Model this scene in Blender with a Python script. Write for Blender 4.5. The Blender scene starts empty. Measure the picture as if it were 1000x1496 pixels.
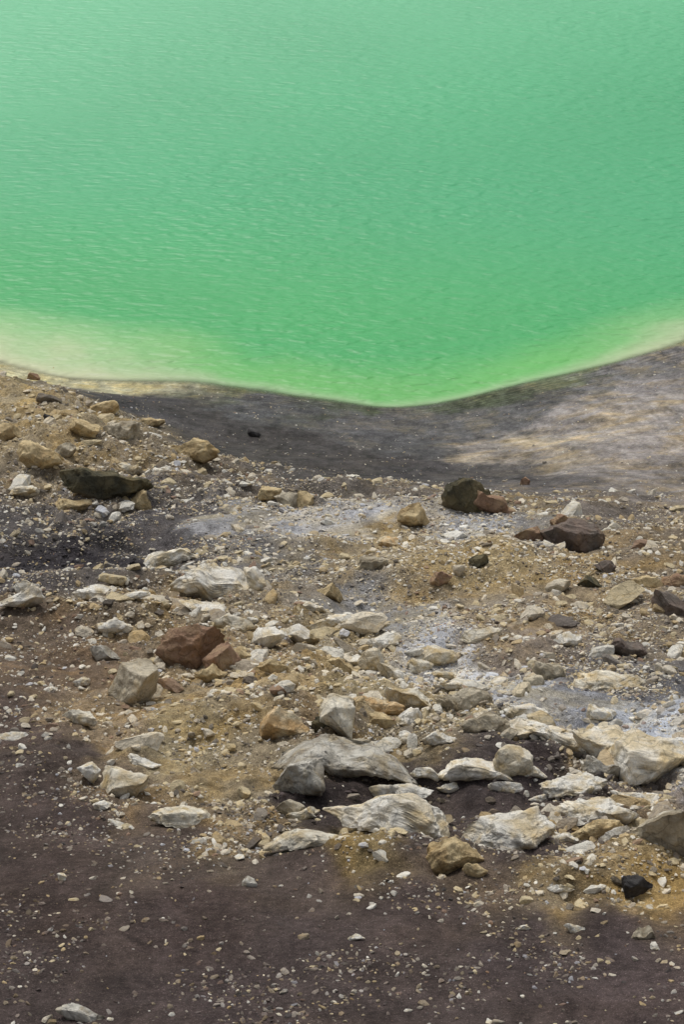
import bpy, bmesh, math, numpy as np
from mathutils import Vector
rng=np.random.default_rng(7)
sc=bpy.context.scene
# ---------------------------------------------------------------- camera
CZ=60.0; PITCH=math.radians(30); T=math.tan(math.radians(11))
cam=bpy.data.cameras.new("camera"); co=bpy.data.objects.new("camera",cam); sc.collection.objects.link(co)
co.location=(0,0,CZ); co.rotation_euler=(math.radians(60),0,0)
cam.sensor_fit='VERTICAL'; cam.angle=math.radians(22); cam.clip_start=.5; cam.clip_end=3000
sc.camera=co
def ray(u,v):
    a=(u-500)/748*T; b=-(v-748)/748*T
    return np.array([a, math.cos(PITCH)+b*math.sin(PITCH), -math.sin(PITCH)+b*math.cos(PITCH)])
def at(u,v,y):
    d=ray(u,v); return np.array([0,0,CZ])+d*(y/d[1])
def lin(c,ds=0.0):
    c=np.asarray(c,float)/255.; l=np.where(c<=.04045,c/12.92,((c+.055)/1.055)**2.4)
    return l*(1-ds)+ds*(l@np.array([.3,.59,.11]))
# ---------------------------------------------------------------- noise
def _h(ix,iy,iz,seed):
    with np.errstate(over='ignore'):
        h=(ix.astype(np.int64)*374761393+iy.astype(np.int64)*668265263+iz.astype(np.int64)*2147483647//7+seed*974711)&0xffffffff
        h=((h^(h>>13))*1274126177)&0xffffffff
        h=((h^(h>>15))*2246822519)&0xffffffff
        h=h^(h>>16)
    return (h&0xffff)/65535.0*2-1
def vn3(x,y,z,seed=0):
    ix=np.floor(x);iy=np.floor(y);iz=np.floor(z)
    fx=x-ix;fy=y-iy;fz=z-iz
    fx=fx*fx*fx*(fx*(fx*6-15)+10);fy=fy*fy*fy*(fy*(fy*6-15)+10);fz=fz*fz*(3-2*fz)
    r=0
    for dx in (0,1):
        wx=fx if dx else 1-fx
        for dy in (0,1):
            wy=fy if dy else 1-fy
            for dz in (0,1):
                wz=fz if dz else 1-fz
                r=r+wx*wy*wz*_h(ix+dx,iy+dy,iz+dz,seed)
    return r
def vn2(x,y,seed=0):
    ix=np.floor(x);iy=np.floor(y);fx=x-ix;fy=y-iy
    fx=fx*fx*fx*(fx*(fx*6-15)+10);fy=fy*fy*fy*(fy*(fy*6-15)+10)
    k=np.full_like(ix,seed*17.0)
    a=_h(ix,iy,k,seed);b=_h(ix+1,iy,k,seed);c=_h(ix,iy+1,k,seed);d=_h(ix+1,iy+1,k,seed)
    return (a*(1-fx)+b*fx)*(1-fy)+(c*(1-fx)+d*fx)*fy
def fbm2(x,y,o=4,seed=0,g=.5):
    r=0;a=1.;s=0
    for i in range(o):
        cs,sn=math.cos(i*1.1+.4),math.sin(i*1.1+.4)
        r=r+a*vn2((x*cs-y*sn)*2**i+i*7.3,(x*sn+y*cs)*2**i,seed+i);s+=a;a*=g
    return r/s
def fbm3(p,o=3,seed=0,g=.5):
    r=0;a=1.;s=0
    for i in range(o):
        f=2.03**i
        r=r+a*vn3(p[:,0]*f+i*3.1,p[:,1]*f+i*1.7,p[:,2]*f,seed+i);s+=a;a*=g
    return r/s
def sm(x,a,b):
    t=np.clip((x-a)/(b-a),0,1); return t*t*(3-2*t)
# ---------------------------------------------------------------- terrain base surface
P=[]
for u in (-250,0,250,500,750,1000,1250):
    for v,y in ((1496,32),(1300,38),(1200,43),(1100,48),(1000,55),(900,63),(800,73)): P.append(at(u,v,y))
for u,v,y in ((0,740,79),(0,650,89),(0,600,97),(0,552,106),(-250,740,79),(-250,600,97),(-250,520,112),
  (120,740,79),(120,650,90),(120,590,99),
  (250,740,79),(250,700,86),(250,660,93),(250,640,101),(250,600,108),
  (400,740,79.5),(400,705,87),(400,670,98),(400,620,108),
  (500,740,79.5),(500,715,85),(500,690,96),(500,640,106),
  (620,735,80),(620,712,87),(620,690,97),(620,640,107),
  (750,740,81),(750,715,88),(750,690,96),(750,640,105),(750,600,111),
  (880,745,81),(880,700,90),(880,650,98.5),(880,600,107),
  (1000,750,81),(1000,700,90),(1000,650,98),(1000,600,106),(1000,550,114),
  (1250,740,81),(1250,600,104),(1250,520,114)): P.append(at(u,v,y))
SH=[(-250,480),(0,533),(100,556),(180,560),(250,561),(400,577),(500,590),(580,598),(680,584),(800,556),(900,533),(1000,503),(1250,430)]
for u,v in SH:
    d=ray(u,v); y=-CZ/d[2]*d[1]; p=at(u,v,y); P.append(p)
    wide=1.0 if 250<u<900 else (.5 if u<=250 else .8)
    for dy,z in ((5,-.9*wide),(14,-3.2)): P.append(np.array([p[0]*.98,p[1]+dy,z]))
for s in (-1,1):
    for x,y,z in ((60,80,24),(60,40,36),(60,110,14),(60,140,4),(60,175,-4),(150,100,38),(150,200,24),(150,40,44),(60,0,50),(60,-25,54),(160,300,16),(60,250,-8),(200,400,40),(90,430,40)):
        P.append(np.array([s*x,y,z]))
for x,y,z in ((0,0,46),(0,15,39.5),(0,-25,52),(0,180,-8),(0,250,-10),(0,330,-6),(0,380,8),(0,440,40)): P.append(np.array([x,y,z]))
P=np.array(P)
C=2.4
def kern(dx,dy): return np.sqrt(dx*dx+dy*dy+C*C)
A=kern(P[:,None,0]-P[None,:,0],P[:,None,1]-P[None,:,1])
n=len(P); M=np.zeros((n+3,n+3)); M[:n,:n]=A-np.eye(n)*0.06; M[:n,n]=1;M[:n,n+1]=P[:,0];M[:n,n+2]=P[:,1]; M[n:,:n]=M[:n,n:].T
W=np.linalg.solve(M,np.concatenate([P[:,2],[0,0,0]]))
def base(x,y):
    r=W[n]+W[n+1]*x+W[n+2]*y
    for i in range(n): r=r+W[i]*np.sqrt((x-P[i,0])**2+(y-P[i,1])**2+C*C)
    return r
def hit(u,v,hf=None):
    d=ray(u,v); ys=np.linspace(26,200,1400); pts=np.array([0,0,CZ])[None]+d[None]*(ys/d[1])[:,None]
    h=(hf or base)(pts[:,0],pts[:,1]); k=np.argmax(pts[:,2]<=h)
    if pts[k,2]>h[k]: k=len(ys)-1
    if k==0: return pts[0]
    a=pts[k-1,2]-h[k-1]; b=h[k]-pts[k,2]; t=a/(a+b+1e-9)
    return pts[k-1]*(1-t)+pts[k]*t
# ---------------------------------------------------------------- geology map: colour, hummock amplitude, pebble & stone density
G={'fg':(.06,.13,.003),'tan':(.34,.36,.10),'mid':(.50,.85,.85),'dk':(.2,1.0,.2),'scree':(.12,1.3,.12),'mound':(.26,.9,.26),
   'beach':(.05,.05,.0),'ul':(.46,1.3,1.1),'ch':(.2,.6,.2),'bare':(.22,.2,.04),'w':(.02,.0,.0)}
CT=[(50,1450,76,66,63,'fg'),(300,1450,76,66,64,'fg'),(600,1450,78,68,65,'fg'),(900,1450,82,71,69,'fg'),(-100,1400,76,66,63,'fg'),(1100,1420,82,71,68,'fg'),
(50,1300,73,62,58,'fg'),(300,1320,74,63,60,'fg'),(600,1345,82,71,67,'fg'),(900,1390,78,68,66,'fg'),(100,1200,78,67,63,'fg'),(-100,1250,77,67,63,'fg'),(750,1400,78,68,66,'fg'),(450,1380,78,68,65,'fg'),
(450,1275,84,73,67,'fg'),(350,1215,128,114,94,'tan'),(560,1235,136,118,82,'tan'),(800,1300,130,116,92,'bare'),(950,1290,164,144,106,'bare'),(1080,1260,156,136,103,'bare'),(700,1290,102,89,77,'bare'),(260,1240,88,77,70,'fg'),
(100,1110,82,72,67,'bare'),(20,1060,86,74,68,'bare'),(250,1085,158,144,114,'tan'),(150,1040,148,130,104,'tan'),(330,1140,146,132,106,'tan'),(60,980,112,97,83,'bare'),(200,1150,114,100,84,'tan'),
(300,1030,158,142,114,'tan'),(480,1165,60,53,51,'bare'),(560,1140,70,62,59,'bare'),(700,1165,70,62,60,'bare'),(800,1105,70,62,61,'bare'),(770,1240,76,67,64,'bare'),(400,1120,142,129,105,'tan'),(640,1225,80,70,65,'bare'),(860,1130,74,67,65,'bare'),
(620,1075,140,128,106,'mid'),(550,1010,162,147,115,'mid'),(430,990,156,139,109,'mid'),(500,1060,132,118,98,'mid'),(720,1030,150,140,120,'mid'),(380,950,144,128,104,'mid'),(640,1010,156,142,115,'mid'),
(100,940,112,97,83,'tan'),(250,900,140,124,98,'mid'),(500,930,158,146,122,'mid'),(30,905,108,95,81,'tan'),(150,895,124,111,93,'mid'),(380,890,142,130,110,'mid'),
(80,800,60,57,59,'dk'),(200,775,72,69,69,'dk'),(30,840,84,79,78,'dk'),(350,810,118,115,112,'dk'),(150,840,94,89,86,'dk'),(270,760,86,82,81,'dk'),(30,760,80,76,75,'dk'),(440,830,124,120,115,'dk'),(130,785,56,53,55,'dk'),(20,815,58,55,57,'dk'),
(340,755,150,149,149,'scree'),(430,765,172,172,174,'scree'),(520,765,170,170,172,'scree'),(660,775,162,162,163,'scree'),(770,800,130,128,127,'scree'),
(550,800,150,135,106,'mound'),(700,835,158,140,104,'mound'),(850,830,146,129,99,'mound'),(800,900,142,126,102,'mound'),(950,800,128,116,99,'mound'),(650,870,148,134,110,'mound'),(500,840,138,126,106,'mound'),
(950,900,130,119,104,'mound'),(900,750,114,106,98,'mound'),(780,750,126,115,97,'mound'),(600,725,110,102,93,'mound'),(480,720,100,94,87,'ul'),(1080,850,124,114,102,'mound'),
(540,870,138,136,134,'ch'),(590,900,142,141,140,'ch'),(640,935,186,187,190,'ch'),(700,968,206,208,212,'ch'),(780,1000,186,188,192,'ch'),(860,1035,150,152,158,'ch'),(950,1055,196,200,207,'ch'),(1010,1085,192,197,206,'ch'),
(880,975,110,107,107,'dk'),(970,1005,102,101,103,'dk'),(800,950,136,125,113,'mound'),(740,925,138,126,110,'mound'),(900,1090,134,125,117,'mid'),(960,1150,122,108,92,'mid'),(850,1170,106,93,82,'mid'),
(100,700,140,128,108,'ul'),(50,620,156,141,112,'ul'),(200,660,138,126,106,'ul'),(30,570,168,154,124,'ul'),(300,700,112,104,95,'ul'),(120,735,98,93,89,'ul'),(220,720,104,99,95,'ul'),(120,600,150,136,109,'ul'),(-80,600,146,133,108,'ul'),(380,725,100,94,88,'ul'),(-100,720,126,114,99,'ul'),
(200,590,76,74,75,'beach'),(300,620,74,71,70,'beach'),(450,650,73,70,69,'beach'),(600,685,74,71,71,'beach'),(380,590,92,92,93,'beach'),(550,625,95,94,95,'beach'),(680,620,104,103,103,'beach'),(120,572,98,94,88,'beach'),
(350,660,74,71,69,'beach'),(700,700,84,81,80,'beach'),(500,685,78,74,72,'beach'),(630,650,84,83,83,'beach'),
(850,605,146,140,136,'beach'),(950,565,136,131,129,'beach'),(790,640,166,159,150,'beach'),(900,625,168,160,152,'beach'),(960,650,146,139,134,'beach'),(800,705,96,92,91,'beach'),(900,700,126,120,116,'beach'),(990,700,128,122,118,'beach'),
(770,600,100,99,99,'beach'),(860,563,110,109,109,'beach'),(950,535,116,114,113,'beach'),(1010,530,128,124,121,'beach'),(730,662,146,139,132,'beach'),(1000,610,160,153,147,'beach'),(1080,640,138,132,127,'beach'),
(50,515,192,188,152,'w'),(-50,500,192,188,152,'w'),(150,545,174,170,140,'w'),(990,485,168,166,134,'w'),(500,560,85,92,72,'w'),(700,560,85,92,72,'w'),(350,545,104,108,86,'w'),(850,520,102,108,84,'w')]
Q=[];V=[]
for u,v,r,g,b,k in CT:
    p=hit(u,v); Q.append((3300*p[0]/max(p[1],20),900*math.log(max(p[1],20)))); V.append(list(lin((r,g,b),.04))+list(G[k]))
Q=np.array(Q);V=np.array(V)
def geo(x,y):
    yy=np.maximum(y,20); a=3300*x/yy; b=900*np.log(yy)
    w1=fbm2(x*.25,y*.25,6,11,.65); w2=fbm2(x*.25,y*.25,6,23,.65)
    a=a+w1*95; b=b+w2*48
    num=np.zeros(x.shape+(6,));den=np.zeros(x.shape)
    for i in range(len(Q)):
        w=1/(((a-Q[i,0])**2+((b-Q[i,1])*1.6)**2+120.)**2.6)*1e9
        den+=w
        for c in range(6): num[...,c]+=w*V[i,c]
    return num/den[...,None]
# grid
def Wd(y): return .2*np.maximum(y,15)+2.5
ys=np.concatenate([np.linspace(-25,22,12),np.exp(np.linspace(math.log(24),math.log(128),1300)),132+ (np.linspace(0,1,26)**1.6)*310])
ss=np.linspace(-1,1,801); o=1+ (np.linspace(0.02,1,26)**1.8)*7
ss=np.concatenate([-o[::-1],ss,o])
X=ss[None,:]*Wd(ys)[:,None]; Y=np.repeat(ys[:,None],len(ss),1)
B=base(X,Y)
GEO=geo(X,Y)
amp=GEO[...,3]
nz=fbm2(X*.33,Y*.33,6,3,.52)
rid=1-np.abs(fbm2(X*.45+9,Y*.3,5,41,.5))*2.4
fine=fbm2(X*2.2,Y*2.2,4,55,.62)
Z=B+amp*(nz*1.8+(rid-.6)*.65+fine*.36)
# gullies, hollows and hummocks: (u,v, radius across, radius along, height)
wx_=X+fbm2(X*.4,Y*.4,4,61)*1.6; wy_=Y+fbm2(X*.4+30,Y*.4,4,62)*1.6
for u,v,ra,rb,hh in ((600,1150,1.9,1.2,-.6),(780,1110,1.2,1.0,-.45),(700,1225,1.3,.9,-.3),(560,1262,2.6,.8,.38),(850,1290,1.9,.9,.4),(970,1262,1.4,1.3,.7),(300,1060,2.0,2.2,.55),(180,1170,1.6,1.2,.25),
   (60,805,3.4,1.8,-.9),(180,780,2.8,1.4,-.8),(120,845,4,1.2,.35),(700,830,3.6,2.6,.9),(860,850,2.6,2.4,.5),(560,880,1.3,2.2,-.6),(680,965,1.4,1.8,-.5),(850,1040,1.8,1.2,-.6),(960,985,1.6,1.8,-.5),(100,905,3,1.5,.6),(320,880,2.4,1.4,.5),
   (70,640,3,3,.9),(220,665,2.2,2,.5),(330,715,2.4,2,.4),(140,735,2.6,2,-.4),(620,745,2.4,1.6,.35),(830,770,2.2,1.8,.45),(480,1000,1.6,1.4,.4)):
    p=hit(u,v); e=((wx_-p[0])/ra)**2+((wy_-p[1])/rb)**2
    Z=Z+hh*np.exp(-e)
near=np.clip((np.abs(B)-.0)/1.2,0,1)
Z=B+(Z-B)*(.25+.75*near)
def samp(F,x,y):
    j=np.interp(y,ys,np.arange(len(ys))); i=np.interp(x/Wd(y),ss,np.arange(len(ss)))
    j0=np.clip(np.floor(j).astype(int),0,len(ys)-2); i0=np.clip(np.floor(i).astype(int),0,len(ss)-2)
    fj=j-j0; fi=i-i0
    if F.ndim==3: fj=fj[...,None];fi=fi[...,None]
    return (F[j0,i0]*(1-fi)+F[j0,i0+1]*fi)*(1-fj)+(F[j0+1,i0]*(1-fi)+F[j0+1,i0+1]*fi)*fj
Hf=lambda x,y: samp(Z,x,y)
def mk(name,Vt,F,mat,attrs=None,smooth=False,parent=None):
    me=bpy.data.meshes.new(name); k=F.shape[1]
    me.vertices.add(len(Vt)); me.vertices.foreach_set('co',np.asarray(Vt,np.float32).ravel())
    me.loops.add(F.size); me.loops.foreach_set('vertex_index',F.astype(np.int32).ravel())
    me.polygons.add(len(F)); me.polygons.foreach_set('loop_start',np.arange(0,F.size,k,dtype=np.int32))
    me.polygons.foreach_set('loop_total',np.full(len(F),k,np.int32))
    me.polygons.foreach_set('use_smooth',np.full(len(F),smooth,bool))
    me.update(calc_edges=True)
    for nme,arr in (attrs or {}).items():
        if arr.ndim==1:
            a=me.attributes.new(nme,'FLOAT','POINT'); a.data.foreach_set('value',arr.astype(np.float32))
        else:
            a=me.attributes.new(nme,'FLOAT_COLOR','POINT'); c=np.ones((len(arr),4),np.float32); c[:,:3]=arr[:,:3]; a.data.foreach_set('color',c.ravel())
    me.materials.append(mat); ob=bpy.data.objects.new(name,me); sc.collection.objects.link(ob)
    return ob
def gridF(nr,nc):
    idx=np.arange(nr*nc).reshape(nr,nc)
    return np.stack([idx[:-1,:-1],idx[:-1,1:],idx[1:,1:],idx[1:,:-1]],-1).reshape(-1,4)
# ---------------------------------------------------------------- materials
class N:
    def __init__(s,name):
        s.m=bpy.data.materials.new(name); s.m.use_nodes=True; s.t=s.m.node_tree; s.t.nodes.clear()
    def n(s,typ,**k):
        nd=s.t.nodes.new(typ)
        for a,b in k.items(): setattr(nd,a,b)
        return nd
    def l(s,a,b): s.t.links.new(a,b)
    def math(s,op,a,b=None,clamp=False):
        nd=s.n('ShaderNodeMath',operation=op,use_clamp=clamp)
        for i,x in enumerate((a,b)):
            if x is None: continue
            if isinstance(x,(int,float)): nd.inputs[i].default_value=x
            else: s.l(x,nd.inputs[i])
        return nd.outputs[0]
    def noise(s,vec,scale,det=4,rough=.6,dist=0):
        nd=s.n('ShaderNodeTexNoise'); nd.inputs['Scale'].default_value=scale; nd.inputs['Detail'].default_value=det
        nd.inputs['Roughness'].default_value=rough; nd.inputs['Distortion'].default_value=dist; s.l(vec,nd.inputs['Vector']); return nd.outputs['Fac']
    def rng(s,x,a,b,c,d):
        nd=s.n('ShaderNodeMapRange'); s.l(x,nd.inputs[0])
        for i,q in enumerate((a,b,c,d)): nd.inputs[i+1].default_value=q
        return nd.outputs[0]
    def mix(s,f,a,b,mode='MIX'):
        nd=s.n('ShaderNodeMix',data_type='RGBA',blend_type=mode)
        for i,x in ((0,f),(6,a),(7,b)):
            if isinstance(x,(int,float)): nd.inputs[i].default_value=x
            elif isinstance(x,tuple): nd.inputs[i].default_value=(*x,1)
            else: s.l(x,nd.inputs[i])
        return nd.outputs[2]
    def scale(s,c,f):
        nd=s.n('ShaderNodeVectorMath',operation='SCALE'); s.l(c,nd.inputs[0]); s.l(f,nd.inputs[3]); return nd.outputs[0]
def ground_mat():
    s=N('volcanic_ground'); tc=s.n('ShaderNodeTexCoord').outputs['Object']
    at_=s.n('ShaderNodeAttribute',attribute_name='Col').outputs['Color']
    gr=s.n('ShaderNodeAttribute',attribute_name='gravel').outputs['Fac']
    n1=s.noise(tc,.9,8,.65,.3); n2=s.noise(tc,7,6,.7); n3=s.noise(tc,38,3,.7)
    f=s.math('MULTIPLY',s.rng(n1,.3,.7,.7,1.32),s.rng(n2,.3,.7,.68,1.36))
    f=s.math('MULTIPLY',f,s.rng(n3,.3,.7,.6,1.44))
    c=s.scale(at_,f)
    vo=s.n('ShaderNodeTexVoronoi'); vo.inputs['Scale'].default_value=17; s.l(tc,vo.inputs['Vector'])
    sep=s.n('ShaderNodeSeparateColor'); s.l(vo.outputs['Color'],sep.inputs[0])
    vo2=s.n('ShaderNodeTexVoronoi'); vo2.inputs['Scale'].default_value=34; s.l(tc,vo2.inputs['Vector'])
    sep2=s.n('ShaderNodeSeparateColor'); s.l(vo2.outputs['Color'],sep2.inputs[0])
    lum=s.n('ShaderNodeRGBToBW'); s.l(at_,lum.inputs[0]); 
    hi=s.rng(lum.outputs[0],.1,.4,2.4,1.12)
    sel=s.math('MULTIPLY',s.math('GREATER_THAN',sep.outputs[0],.62),s.math('LESS_THAN',vo.outputs['Distance'],.42))
    sel=s.math('MULTIPLY',sel,gr,True)
    gc=s.scale(c,s.math('ADD',.5,s.math('MULTIPLY',sep.outputs[1],s.math('SUBTRACT',hi,.5))))
    c=s.mix(sel,c,gc)
    sel2=s.math('MULTIPLY',s.math('GREATER_THAN',sep2.outputs[0],.6),s.math('LESS_THAN',vo2.outputs['Distance'],.42))
    gc2=s.scale(c,s.math('ADD',.55,s.math('MULTIPLY',sep2.outputs[1],s.math('SUBTRACT',hi,.5)))); c=s.mix(s.math('MULTIPLY',sel2,.9),c,gc2)
    n4=s.noise(tc,.55,6,.6,.6)
    tn=s.rng(lum.outputs[0],.07,.16,.15,1.0)
    c=s.mix(s.math('MULTIPLY',s.rng(n4,.45,.63,0,.8),tn),c,s.mix(1.0,c,(1.2,1.04,.70),'MULTIPLY'))
    h=s.math('ADD',s.math('MULTIPLY',n2,.12),s.math('MULTIPLY',n3,.035))
    h=s.math('ADD',h,s.math('MULTIPLY',s.math('MULTIPLY',sel,s.math('SUBTRACT',.5,vo.outputs['Distance'])),.07))
    bp=s.n('ShaderNodeBump'); bp.inputs['Strength'].default_value=1.0; bp.inputs['Distance'].default_value=1.0; s.l(h,bp.inputs['Height'])
    b=s.n('ShaderNodeBsdfPrincipled'); b.inputs['Roughness'].default_value=.97; b.inputs['Specular IOR Level'].default_value=.08
    s.l(c,b.inputs['Base Color']); s.l(bp.outputs[0],b.inputs['Normal'])
    o=s.n('ShaderNodeOutputMaterial'); s.l(b.outputs[0],o.inputs[0]); return s.m
def rock_mat(name,k,bs):
    s=N(name); tc=s.n('ShaderNodeTexCoord').outputs['Object']
    at_=s.n('ShaderNodeAttribute',attribute_name='Col').outputs['Color']
    n1=s.noise(tc,3*k,8,.7,.4); n2=s.noise(tc,22*k,5,.75); n5=s.noise(tc,1.7*k,6,.65,.8)
    f=s.math('MULTIPLY',s.rng(n1,.3,.7,.8,1.18),s.rng(n2,.3,.7,.82,1.2))
    c=s.scale(at_,f)
    c=s.mix(s.rng(n5,.5,.66,0,.65),c,s.mix(1.0,c,(1.03,.90,.66),'MULTIPLY'))
    vo=s.n('ShaderNodeTexVoronoi',feature='DISTANCE_TO_EDGE'); vo.inputs['Scale'].default_value=1.6*k
    nn=s.n('ShaderNodeTexNoise'); nn.inputs['Scale'].default_value=3*k; s.l(tc,nn.inputs['Vector'])
    mv=s.n('ShaderNodeMix',data_type='VECTOR'); mv.inputs[0].default_value=.35; s.l(tc,mv.inputs[4]); s.l(nn.outputs['Color'],mv.inputs[5]); s.l(mv.outputs[1],vo.inputs['Vector'])
    cr=s.rng(vo.outputs['Distance'],0,.03,.65,1.0); c=s.scale(c,cr)
    h=s.math('ADD',s.math('MULTIPLY',n1,.22),s.math('MULTIPLY',n2,.06)); h=s.math('ADD',h,s.math('MULTIPLY',cr,.03))
    bp=s.n('ShaderNodeBump'); bp.inputs['Strength'].default_value=bs; bp.inputs['Distance'].default_value=.8; s.l(h,bp.inputs['Height'])
    b=s.n('ShaderNodeBsdfPrincipled'); b.inputs['Roughness'].default_value=.95; b.inputs['Specular IOR Level'].default_value=.1
    s.l(c,b.inputs['Base Color']); s.l(bp.outputs[0],b.inputs['Normal'])
    o=s.n('ShaderNodeOutputMaterial'); s.l(b.outputs[0],o.inputs[0]); return s.m
def water_mat():
    s=N('crater_lake_water'); tc=s.n('ShaderNodeTexCoord').outputs['Object']
    at_=s.n('ShaderNodeAttribute',attribute_name='Col').outputs['Color']
    al=s.n('ShaderNodeAttribute',attribute_name='opac').outputs['Fac']
    mp=s.n('ShaderNodeMapping'); mp.inputs['Rotation'].default_value=(0,0,math.radians(-30)); mp.inputs['Scale'].default_value=(.62,1.25,1); s.l(tc,mp.inputs[0])
    mp2=s.n('ShaderNodeMapping'); mp2.inputs['Rotation'].default_value=(0,0,math.radians(14)); mp2.inputs['Scale'].default_value=(.7,1.1,1); s.l(tc,mp2.inputs[0])
    n1=s.noise(mp.outputs[0],1.6,1.0,.4,.2); n2=s.noise(mp2.outputs[0],2.6,1.2,.5,.1); n3=s.noise(tc,.05,3,.5)
    patch=s.rng(s.noise(mp2.outputs[0],.09,3,.6),.3,.7,.6,1.1)
    h=s.math('ADD',s.math('MULTIPLY',n1,.30),s.math('MULTIPLY',n2,.12)); h=s.math('MULTIPLY',h,patch)
    bp=s.n('ShaderNodeBump'); bp.inputs['Strength'].default_value=.58; bp.inputs['Distance'].default_value=1.0; s.l(h,bp.inputs['Height'])
    c=s.scale(at_,s.rng(n3,.3,.7,.95,1.05))
    b=s.n('ShaderNodeBsdfPrincipled'); b.inputs['Roughness'].default_value=.42; b.inputs['IOR'].default_value=1.33
    s.l(c,b.inputs['Base Color']); s.l(bp.outputs[0],b.inputs['Normal'])
    s.l(al,b.inputs['Alpha'])
    o=s.n('ShaderNodeOutputMaterial'); s.l(b.outputs[0],o.inputs[0]); return s.m
gm=ground_mat(); wm=water_mat(); rm=rock_mat('weathered_rock',1.,.8); pm=rock_mat('pebble_stone',3.,.4)
# ---------------------------------------------------------------- terrain object
colr=GEO[...,:3].copy()
bm=np.clip((.14-GEO[...,4])/.06,0,1)*sm(Y,78,88)
st=fbm2(X*.5+Y*.25,Y*.2-X*.16,6,77,.7); st2=fbm2(X*3.2,Y*1.3,5,88,.72)
rightside=np.clip((X-3)/4,0,1)
colr*=np.clip(1+(st*(.45+.3*rightside)+st2*.6)*bm,.3,2)[...,None]
rl=fbm2(X*2.6+fbm2(X*.5,Y*.5,3,31)*2,Y*.55,5,33,.65); colr*=(1+rl*.45*(1-bm))[...,None]
# swash lines parallel to the shore on the sand just above the water
sw=np.sin(Z*52+fbm2(X*.8,Y*.8,4,14)*4.0)*np.clip(1-Z/3.0,0,1)*np.clip(Z/.04,0,1)*bm*np.clip(.75+fbm2(X*.5,Y*.5,3,19)*1.6,0,1)
colr*=(1+.28*sw)[...,None]
mk('crater_terrain',np.stack([X,Y,Z],-1).reshape(-1,3),gridF(*X.shape),gm,{'Col':colr.reshape(-1,3),'gravel':np.clip(GEO[...,4]*1.0,0,1).reshape(-1)},True)
# ---------------------------------------------------------------- lake
wy=np.concatenate([np.linspace(98,140,260),140+ (np.linspace(.02,1,60)**1.5)*280]); wx=np.linspace(-1,1,221); wx=np.sign(wx)*(np.abs(wx)*26+np.abs(wx)**6*170)
wx=np.unique(wx)
WX,WY=np.meshgrid(wx,wy); WB=base(WX,WY)
dep=np.maximum(-WB,0)+fbm2(WX*.35,WY*.35,5,91)*.14*np.clip(-WB*3,0,1)
left=np.clip((-WX-5)/8,0,1); right=np.clip((WX-11)/5,0,1)
shallow=lin((146,180,128)); cream=lin((186,188,150)); green=lin((58,160,88)); deep=lin((62,161,106)); far=lin((104,184,136))
def L(a,b,t): return a*(1-t[...,None])+b*t[...,None]
sc0=L(L(np.broadcast_to(shallow,WX.shape+(3,)),cream,left),cream,right*.7)
mid_=L(np.broadcast_to(lin((96,174,88)),WX.shape+(3,)),lin((136,184,120)),np.maximum(left,right*.6))
c=L(sc0,mid_,sm(dep,.04,.26+.2*left+.2*right)); c=L(c,green,sm(dep,.22,1.05))
c=L(c,deep,sm(WY+WX*.15,121,143)); c=L(c,far,sm(WY-WX*.45,138,188))
opac=sm(dep,.0,.12)
mk('crater_lake_water',np.stack([WX,WY,WX*0],-1).reshape(-1,3),gridF(*WX.shape),wm,{'Col':c.reshape(-1,3),'opac':(.04+.96*opac).reshape(-1)},True)
# ---------------------------------------------------------------- rocks
def ico(k):
    bm=bmesh.new(); bmesh.ops.create_icosphere(bm,subdivisions=k,radius=1); bm.verts.ensure_lookup_table()
    v=np.array([q.co[:] for q in bm.verts]); f=np.array([[w.index for w in q.verts] for q in bm.faces]); bm.free(); return v,f
I1=ico(1);I3=ico(3);I5=ico(5);I6=ico(6)
def shape(v,r,seed,np_=12,box=.8,rough=1.,lo=.5,hi=.9,asp=(1,1,1)):
    p=np.sign(v)*np.abs(v)**box
    asp=np.asarray(asp)
    p=p*(1+.24*fbm3(p*asp*1.1+seed*1.37,3,seed))[:,None]
    for i in range(np_):
        d=r.normal(size=3); d/=np.linalg.norm(d); t=r.uniform(lo,hi); e=p@d-t
        p=p-np.outer(np.maximum(e,0)*1.0,d)
    q=p*asp+seed*1.37
    rg=np.abs(fbm3(q*2.2,3,seed+5))
    dn=fbm3(q*1.2,3,seed+3)*.10+fbm3(q*3.7,3,seed+9)*.10-rg*.20+fbm3(q*9,2,seed+12)*.04
    p=p*(1+rough*dn)[:,None]
    return p
PAL={'white':((232,228,216),(208,192,158)),'pale':((224,217,198),(192,172,132)),'tan':((208,188,146),(166,144,106)),'orange':((200,168,122),(216,202,170)),
 'brown':((150,122,100),(168,144,114)),'red':((126,112,102),(114,106,98)),'olive':((112,104,80),(76,74,62)),'grey':((200,196,184),(154,145,128)),'dark':((66,64,63),(84,82,80)),'greytan':((190,180,158),(144,133,112))}
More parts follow.
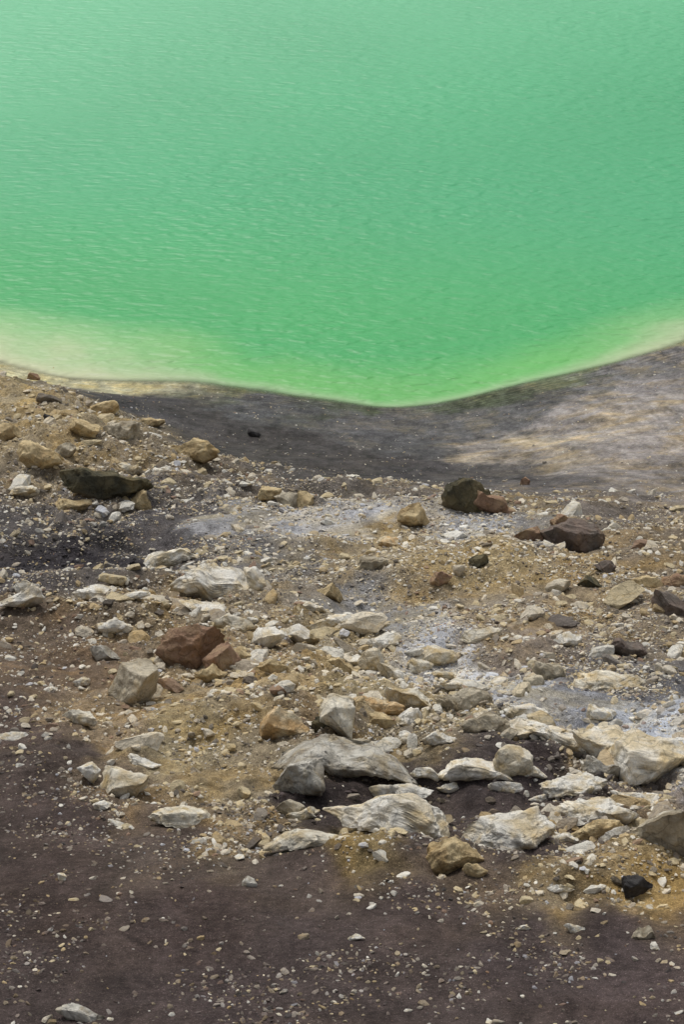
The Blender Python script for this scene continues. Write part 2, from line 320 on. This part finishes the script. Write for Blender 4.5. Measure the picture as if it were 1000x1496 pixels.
R=[(500,1112,200,54,'grey',.5,14),(440,1138,78,62,'grey',.2,-40),(582,1198,204,74,'white',.02,4),(560,1160,50,34,'white',.05,2),(598,1160,64,24,'white',0,0),(450,1230,146,26,'pale',.5,6),(268,1198,100,32,'pale',.1,8),(180,1145,68,52,'pale',.05,8),
(130,1128,30,36,'white',0,0),(118,1048,48,26,'pale',.1,8),(195,1003,66,72,'greytan',.05,10),(285,940,104,74,'brown',.05,10),(325,965,56,50,'brown',.05,30),(415,1060,66,48,'orange',.1,10),(492,1048,60,62,'pale',.25,-8),
(745,1222,122,52,'white',.1,-6),(665,1252,80,50,'tan',.1,4),(866,1186,104,28,'white',.1,0),(868,1212,92,34,'tan',.1,-10),(975,1215,104,72,'greytan',.1,-28),(838,1150,92,34,'white',.1,10),
(700,1124,122,28,'white',.5,-4),(748,1115,54,46,'pale',.2,24),(760,1066,124,34,'white',.5,-8),(820,1076,108,28,'white',.3,26),(900,1098,126,56,'white',.1,20),(955,1114,124,72,'white',.05,-12),(545,1028,90,26,'orange',.1,14),(602,1020,78,32,'pale',.1,18),(680,1027,88,40,'greytan',.1,8),
(890,999,104,20,'pale',.1,6),(636,960,64,28,'pale',.15,4),(320,852,128,54,'white',.02,4),(372,852,34,38,'white',0,0),(245,814,92,30,'white',.5,-4),(28,874,70,32,'white',.2,0),(36,858,42,20,'white',.2,-4),(142,869,70,18,'white',.1,4),
(190,872,52,16,'white',.1,0),(388,936,48,34,'white',.1,10),(436,930,54,26,'white',.2,8),(520,905,96,22,'white',.3,6),(345,912,56,28,'pale',.2,0),(474,915,52,22,'pale',.1,0),(692,732,84,58,'olive',0,16),(722,738,64,36,'brown',0,28),
(836,790,96,58,'red',.05,20),(770,782,46,28,'brown',.1,14),(605,757,46,40,'tan',.05,0),(282,656,76,38,'tan',.1,6),(156,708,126,42,'olive',.05,4),(192,686,42,22,'pale',0,0),(125,627,44,28,'tan',0,0),
(152,596,40,30,'tan',.1,16),(178,632,54,32,'greytan',.1,14),(220,618,42,16,'tan',.1,0),(60,668,66,32,'tan',.1,6),(110,737,56,18,'tan',.1,4),(372,634,20,13,'dark',0,0),(768,705,14,14,'brown',0,0),(945,850,46,22,'tan',.1,6),
(982,886,60,36,'red',.1,10),(988,850,42,22,'brown',.1,0),(118,1484,68,20,'grey',.05,10),(932,1296,44,32,'dark',0,0),(165,915,54,22,'white',.1,0),(153,958,40,30,'grey',0,8),(482,867,46,24,'tan',.1,18),
(596,1080,26,22,'white',0,0),(640,1080,54,20,'white',.2,10),(470,1058,26,24,'olive',0,0),(710,1058,66,34,'greytan',.1,0),(700,928,62,18,'pale',.1,4),(650,985,46,22,'pale',.1,0),
(832,936,36,18,'white',0,0),(918,948,52,26,'red',.1,6),(810,982,66,28,'greytan',.1,12),(420,1180,46,36,'greytan',.2,-6),(440,1192,52,26,'pale',.2,-4),(210,1115,52,16,'white',.1,0),(150,1178,26,16,'white',0,0),(20,1078,54,12,'white',.1,8),
(120,997,24,16,'white',0,0),(75,1008,32,12,'white',0,4),(880,1122,60,26,'grey',.2,10),(940,1168,84,24,'white',.1,14),(560,940,48,24,'white',.1,6),(500,975,56,24,'tan',.1,16),(545,965,40,32,'pale',.1,0),(600,1052,44,28,'white',.1,10),
(308,985,46,26,'tan',.1,0),(655,1150,32,18,'white',.2,0),(900,1220,52,20,'grey',.1,0),(825,1225,42,14,'white',.1,0),(420,735,42,28,'greytan',.1,20),(445,735,28,26,'tan',0,0),(395,722,32,22,'tan',0,0),(540,825,52,24,'greytan',.1,-12),
(820,760,32,18,'brown',0,0),(862,852,36,22,'olive',0,0),(700,822,28,18,'olive',0,0),(568,795,28,18,'orange',.1,0),(645,845,32,22,'brown',0,0),(885,830,32,20,'red',0,0),(72,612,16,14,'dark',0,0),(50,551,18,14,'brown',0,0),(75,541,12,7,'tan',0,0),
(15,632,32,28,'tan',0,0),(95,660,32,22,'greytan',0,0),(205,730,32,28,'tan',0,0),(35,720,42,20,'pale',.1,0),(770,1040,72,24,'white',.2,12),(880,1045,46,18,'white',.1,10),(990,1225,32,22,'tan',0,0),
(695,1270,36,20,'tan',0,0),(820,1298,36,12,'white',0,0),(765,1355,22,9,'white',0,0),(840,1357,28,11,'white',0,0),(365,1290,22,16,'grey',0,0),(90,1282,15,13,'white',0,0),(520,1370,24,9,'white',0,0),(940,1365,34,18,'greytan',0,0),(740,1150,48,18,'white',.2,12),(655,1000,44,16,'white',.1,10),
(575,985,44,20,'white',.1,8),(615,975,38,20,'pale',.1,0),(530,1090,30,20,'greytan',0,0),(625,1130,50,18,'white',.2,14),(560,1055,38,24,'tan',.1,0),(455,890,44,16,'white',.2,0),(295,890,64,18,'white',.1,6),(400,975,48,20,'tan',.1,12),(350,960,44,22,'tan',.1,0),(780,1130,44,14,'white',.3,8),(905,1190,64,22,'white',.2,10),(795,1165,48,12,'white',.2,4)]
for k,(u,v,w,h,kind,bend,roll) in enumerate(R):
    r=np.random.default_rng(100+k)
    p=hit(u,v+h*.22,Hf); sl=np.linalg.norm(p-np.array([0,0,CZ])); m=sl*T/748
    Wm=w*m; hm=h*m
    v0,f0=I6 if w>75 else I5
    flat=kind in('white','pale','grey'); arch=bend>=.5
    D=hm*1.05 if w>h*1.5 else hm*.95
    D=max(D,Wm*.38); Hh=hm*(.8 if arch else 1.15)
    if arch: D=hm*1.5
    if flat and not arch and w>=80: D=max(hm*1.35,Wm*.45); Hh=hm*.9
    asp=np.array([Wm,D,Hh])/max(Hh,Wm*.3)
    s=shape(v0,r,k*3+1,15 if flat else 13,.55 if flat else .75,1.0,.46 if flat else .48,.9,asp*.8)
    ext=s.max(0)-s.min(0); s=(s-(s.max(0)+s.min(0))/2)/ext
    if flat: # soft beds weathered back: undercut lower part and layered sides
        uc=.82+.22*sm(s[:,2],-.38,.12)
        s[:,:2]*=(uc*(1+.05*vn3(s[:,2]*9+k,s[:,0]*1.5,s[:,1]*1.5,k)))[:,None]
    q=s*np.array([Wm,D,Hh])*1.08
    xx=s[:,0]*2
    tp=r.uniform(-.35,.35) if not arch else -.35; q[:,2]*=(1+tp*xx); q[:,1]*=(1+tp*.6*xx)
    if arch:
        q[:,2]+=hm*(.3-.8*bend*np.abs(xx)**1.7)+hm*.3*fbm3(np.stack([xx*2+k,s[:,1],xx*0],-1),3,k); q[:,1]-=hm*.5*xx**2
    else:
        q[:,2]+=-(xx**2)*bend*hm*.5
        q[:,2]+=fbm3(np.stack([xx*1.6+k,xx*0,xx*0],-1),2,k)*hm*.25*(w>h*1.7)
    a=-math.radians(roll); ca,sa=math.cos(a),math.sin(a)
    q=np.stack([q[:,0]*ca-q[:,2]*sa,q[:,1],q[:,0]*sa+q[:,2]*ca],-1)
    yaw=r.uniform(-.25,.25); ca,sa=math.cos(yaw),math.sin(yaw)
    q=np.stack([q[:,0]*ca-q[:,1]*sa,q[:,0]*sa+q[:,1]*ca,q[:,2]],-1)
    c1,c2=[lin(t,.02) for t in PAL[kind]]
    t=np.clip(fbm3(s*3*np.maximum(asp,.6)+k,4,k+5)*1.7+.34,0,1)[:,None]; cc=c1*(1-t)+c2*t
    up=np.clip(s[:,2]*2.6+1.15,0,1)[:,None]; dirt_shade=lin((104,91,76)); cc=cc*up+dirt_shade*(1-up)  # underside tone: ground dust, with the shade beneath overhangs painted in
    cc*=r.uniform(.97,1.08)
    loc=np.array([p[0],p[1],Hf(np.array([p[0]]),np.array([p[1]]))[0]+hm*(.08 if arch else .2)])
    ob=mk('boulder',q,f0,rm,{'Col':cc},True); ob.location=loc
# scattered stones
TH=[]
for i in range(28):
    r=np.random.default_rng(900+i); TH.append(shape(I3[0],r,i+40,12,.75,.8,.48,.88))
TH=np.array(TH)
PC=np.array([lin(c,.05) for c in ((230,226,212),(220,210,188),(208,192,154),(192,170,128),(172,161,143),(136,129,118),(156,129,108),(108,102,97),(76,73,71),(204,206,210))])
def scatter(name,cnt,idx,smin,smax,pw,templ,F,wts,seed,mat,ymin=29):
    r=np.random.default_rng(seed)
    y=np.exp(r.uniform(math.log(ymin),math.log(121),cnt)) ; x=r.uniform(-1,1,cnt)*(.19*y+1.5)
    g=samp(GEO,x,y); 
    clump=np.clip(.55+fbm2(x*.6,y*.6,4,seed)*2.3,0.06,2)
    keep=r.random(cnt)<np.clip(g[:,idx]*clump,0,1)*.9
    x=x[keep];y=y[keep];g=g[keep]; z=samp(Z,x,y); kp=z>.02; x=x[kp];y=y[kp];g=g[kp];z=z[kp]; m=len(x)
    s=smin*(1-r.random(m)*(1-(smin/smax)**pw))**(-1/pw)
    s=np.where((g[:,4]<.19)&(s>.12),s*.6,s)
    ti=r.integers(0,len(templ),m); Tt=templ[ti]
    sc3=np.stack([r.uniform(.8,1.8,m),r.uniform(.65,1.1,m),r.uniform(.35,.75,m)],-1)*s[:,None]*.5
    Vv=Tt*sc3[:,None,:]
    a=r.uniform(0,6.283,m); tl=r.normal(0,.3,m)
    ct,st_=np.cos(tl)[:,None],np.sin(tl)[:,None]
    Vv=np.stack([Vv[...,0]*ct-Vv[...,2]*st_,Vv[...,1],Vv[...,0]*st_+Vv[...,2]*ct],-1)
    ca,sa=np.cos(a)[:,None],np.sin(a)[:,None]
    Vv=np.stack([Vv[...,0]*ca-Vv[...,1]*sa,Vv[...,0]*sa+Vv[...,1]*ca,Vv[...,2]],-1)
    Vv+=np.stack([x,y,z+sc3[:,2]*.3],-1)[:,None,:]
    nv=templ.shape[1]
    FF=(F[None]+(np.arange(m)*nv)[:,None,None]).reshape(-1,3)
    ci=r.choice(len(PC),m,p=wts/wts.sum()); c=PC[ci]*r.uniform(.85,1.08,(m,1))
    c=c*.8+ (g[:,:3]*1.25)*.2
    lum=g[:,:3].mean(1); dk=np.clip((.085-lum)/.04,0,1)*(r.random(m)<.75); c=c*(1-dk[:,None])+g[:,:3]*r.uniform(.7,2.2,(m,1))*dk[:,None]
    C_=np.repeat(c[:,None,:],nv,1).reshape(-1,3)
    print(name,m)
    return mk(name,Vv.reshape(-1,3),FF,mat,{'Col':C_},False)
TP=np.array([I1[0]*(1+np.random.default_rng(i).uniform(-.35,.35,(12,1))) for i in range(30)])
w1=np.array([18,19,17,11,8,4,3,3,1,1.]); w2=np.array([10,12,12,9,12,10,3,9,6,3.])
scatter('stone_scatter',9000,5,.22,1.05,1.9,TH,I3[1],w1,5,rm)
scatter('small_stone_scatter',32000,4,.11,.34,2.1,TH,I3[1],w1,8,pm)
scatter('gravel',320000,4,.035,.16,2.0,TP,I1[1],w2,6,pm)
# ---------------------------------------------------------------- light
w=bpy.data.worlds.new("World"); sc.world=w; w.use_nodes=True; t=w.node_tree; bg=t.nodes['Background']
sky=t.nodes.new('ShaderNodeTexSky'); sky.sky_type='NISHITA'; sky.sun_disc=False; SE,SR=56,-20
sky.sun_elevation=math.radians(SE); sky.sun_rotation=math.radians(SR); sky.dust_density=3; sky.air_density=1.0
hs=t.nodes.new('ShaderNodeHueSaturation'); hs.inputs['Saturation'].default_value=.3; t.links.new(sky.outputs[0],hs.inputs['Color']); t.links.new(hs.outputs[0],bg.inputs[0]); bg.inputs[1].default_value=.15
sd=bpy.data.lights.new('sun','SUN'); sd.energy=1.5; sd.angle=math.radians(16); sd.color=(1,.965,.92); so=bpy.data.objects.new('sun',sd); sc.collection.objects.link(so)
az=math.radians(SR); el=math.radians(SE)
dirv=Vector((math.sin(az)*math.cos(el),math.cos(az)*math.cos(el),math.sin(el)))
so.rotation_euler=dirv.to_track_quat('Z','Y').to_euler(); so.location=dirv*100
sc.view_settings.view_transform='Standard'; sc.view_settings.look='None'; sc.view_settings.exposure=0
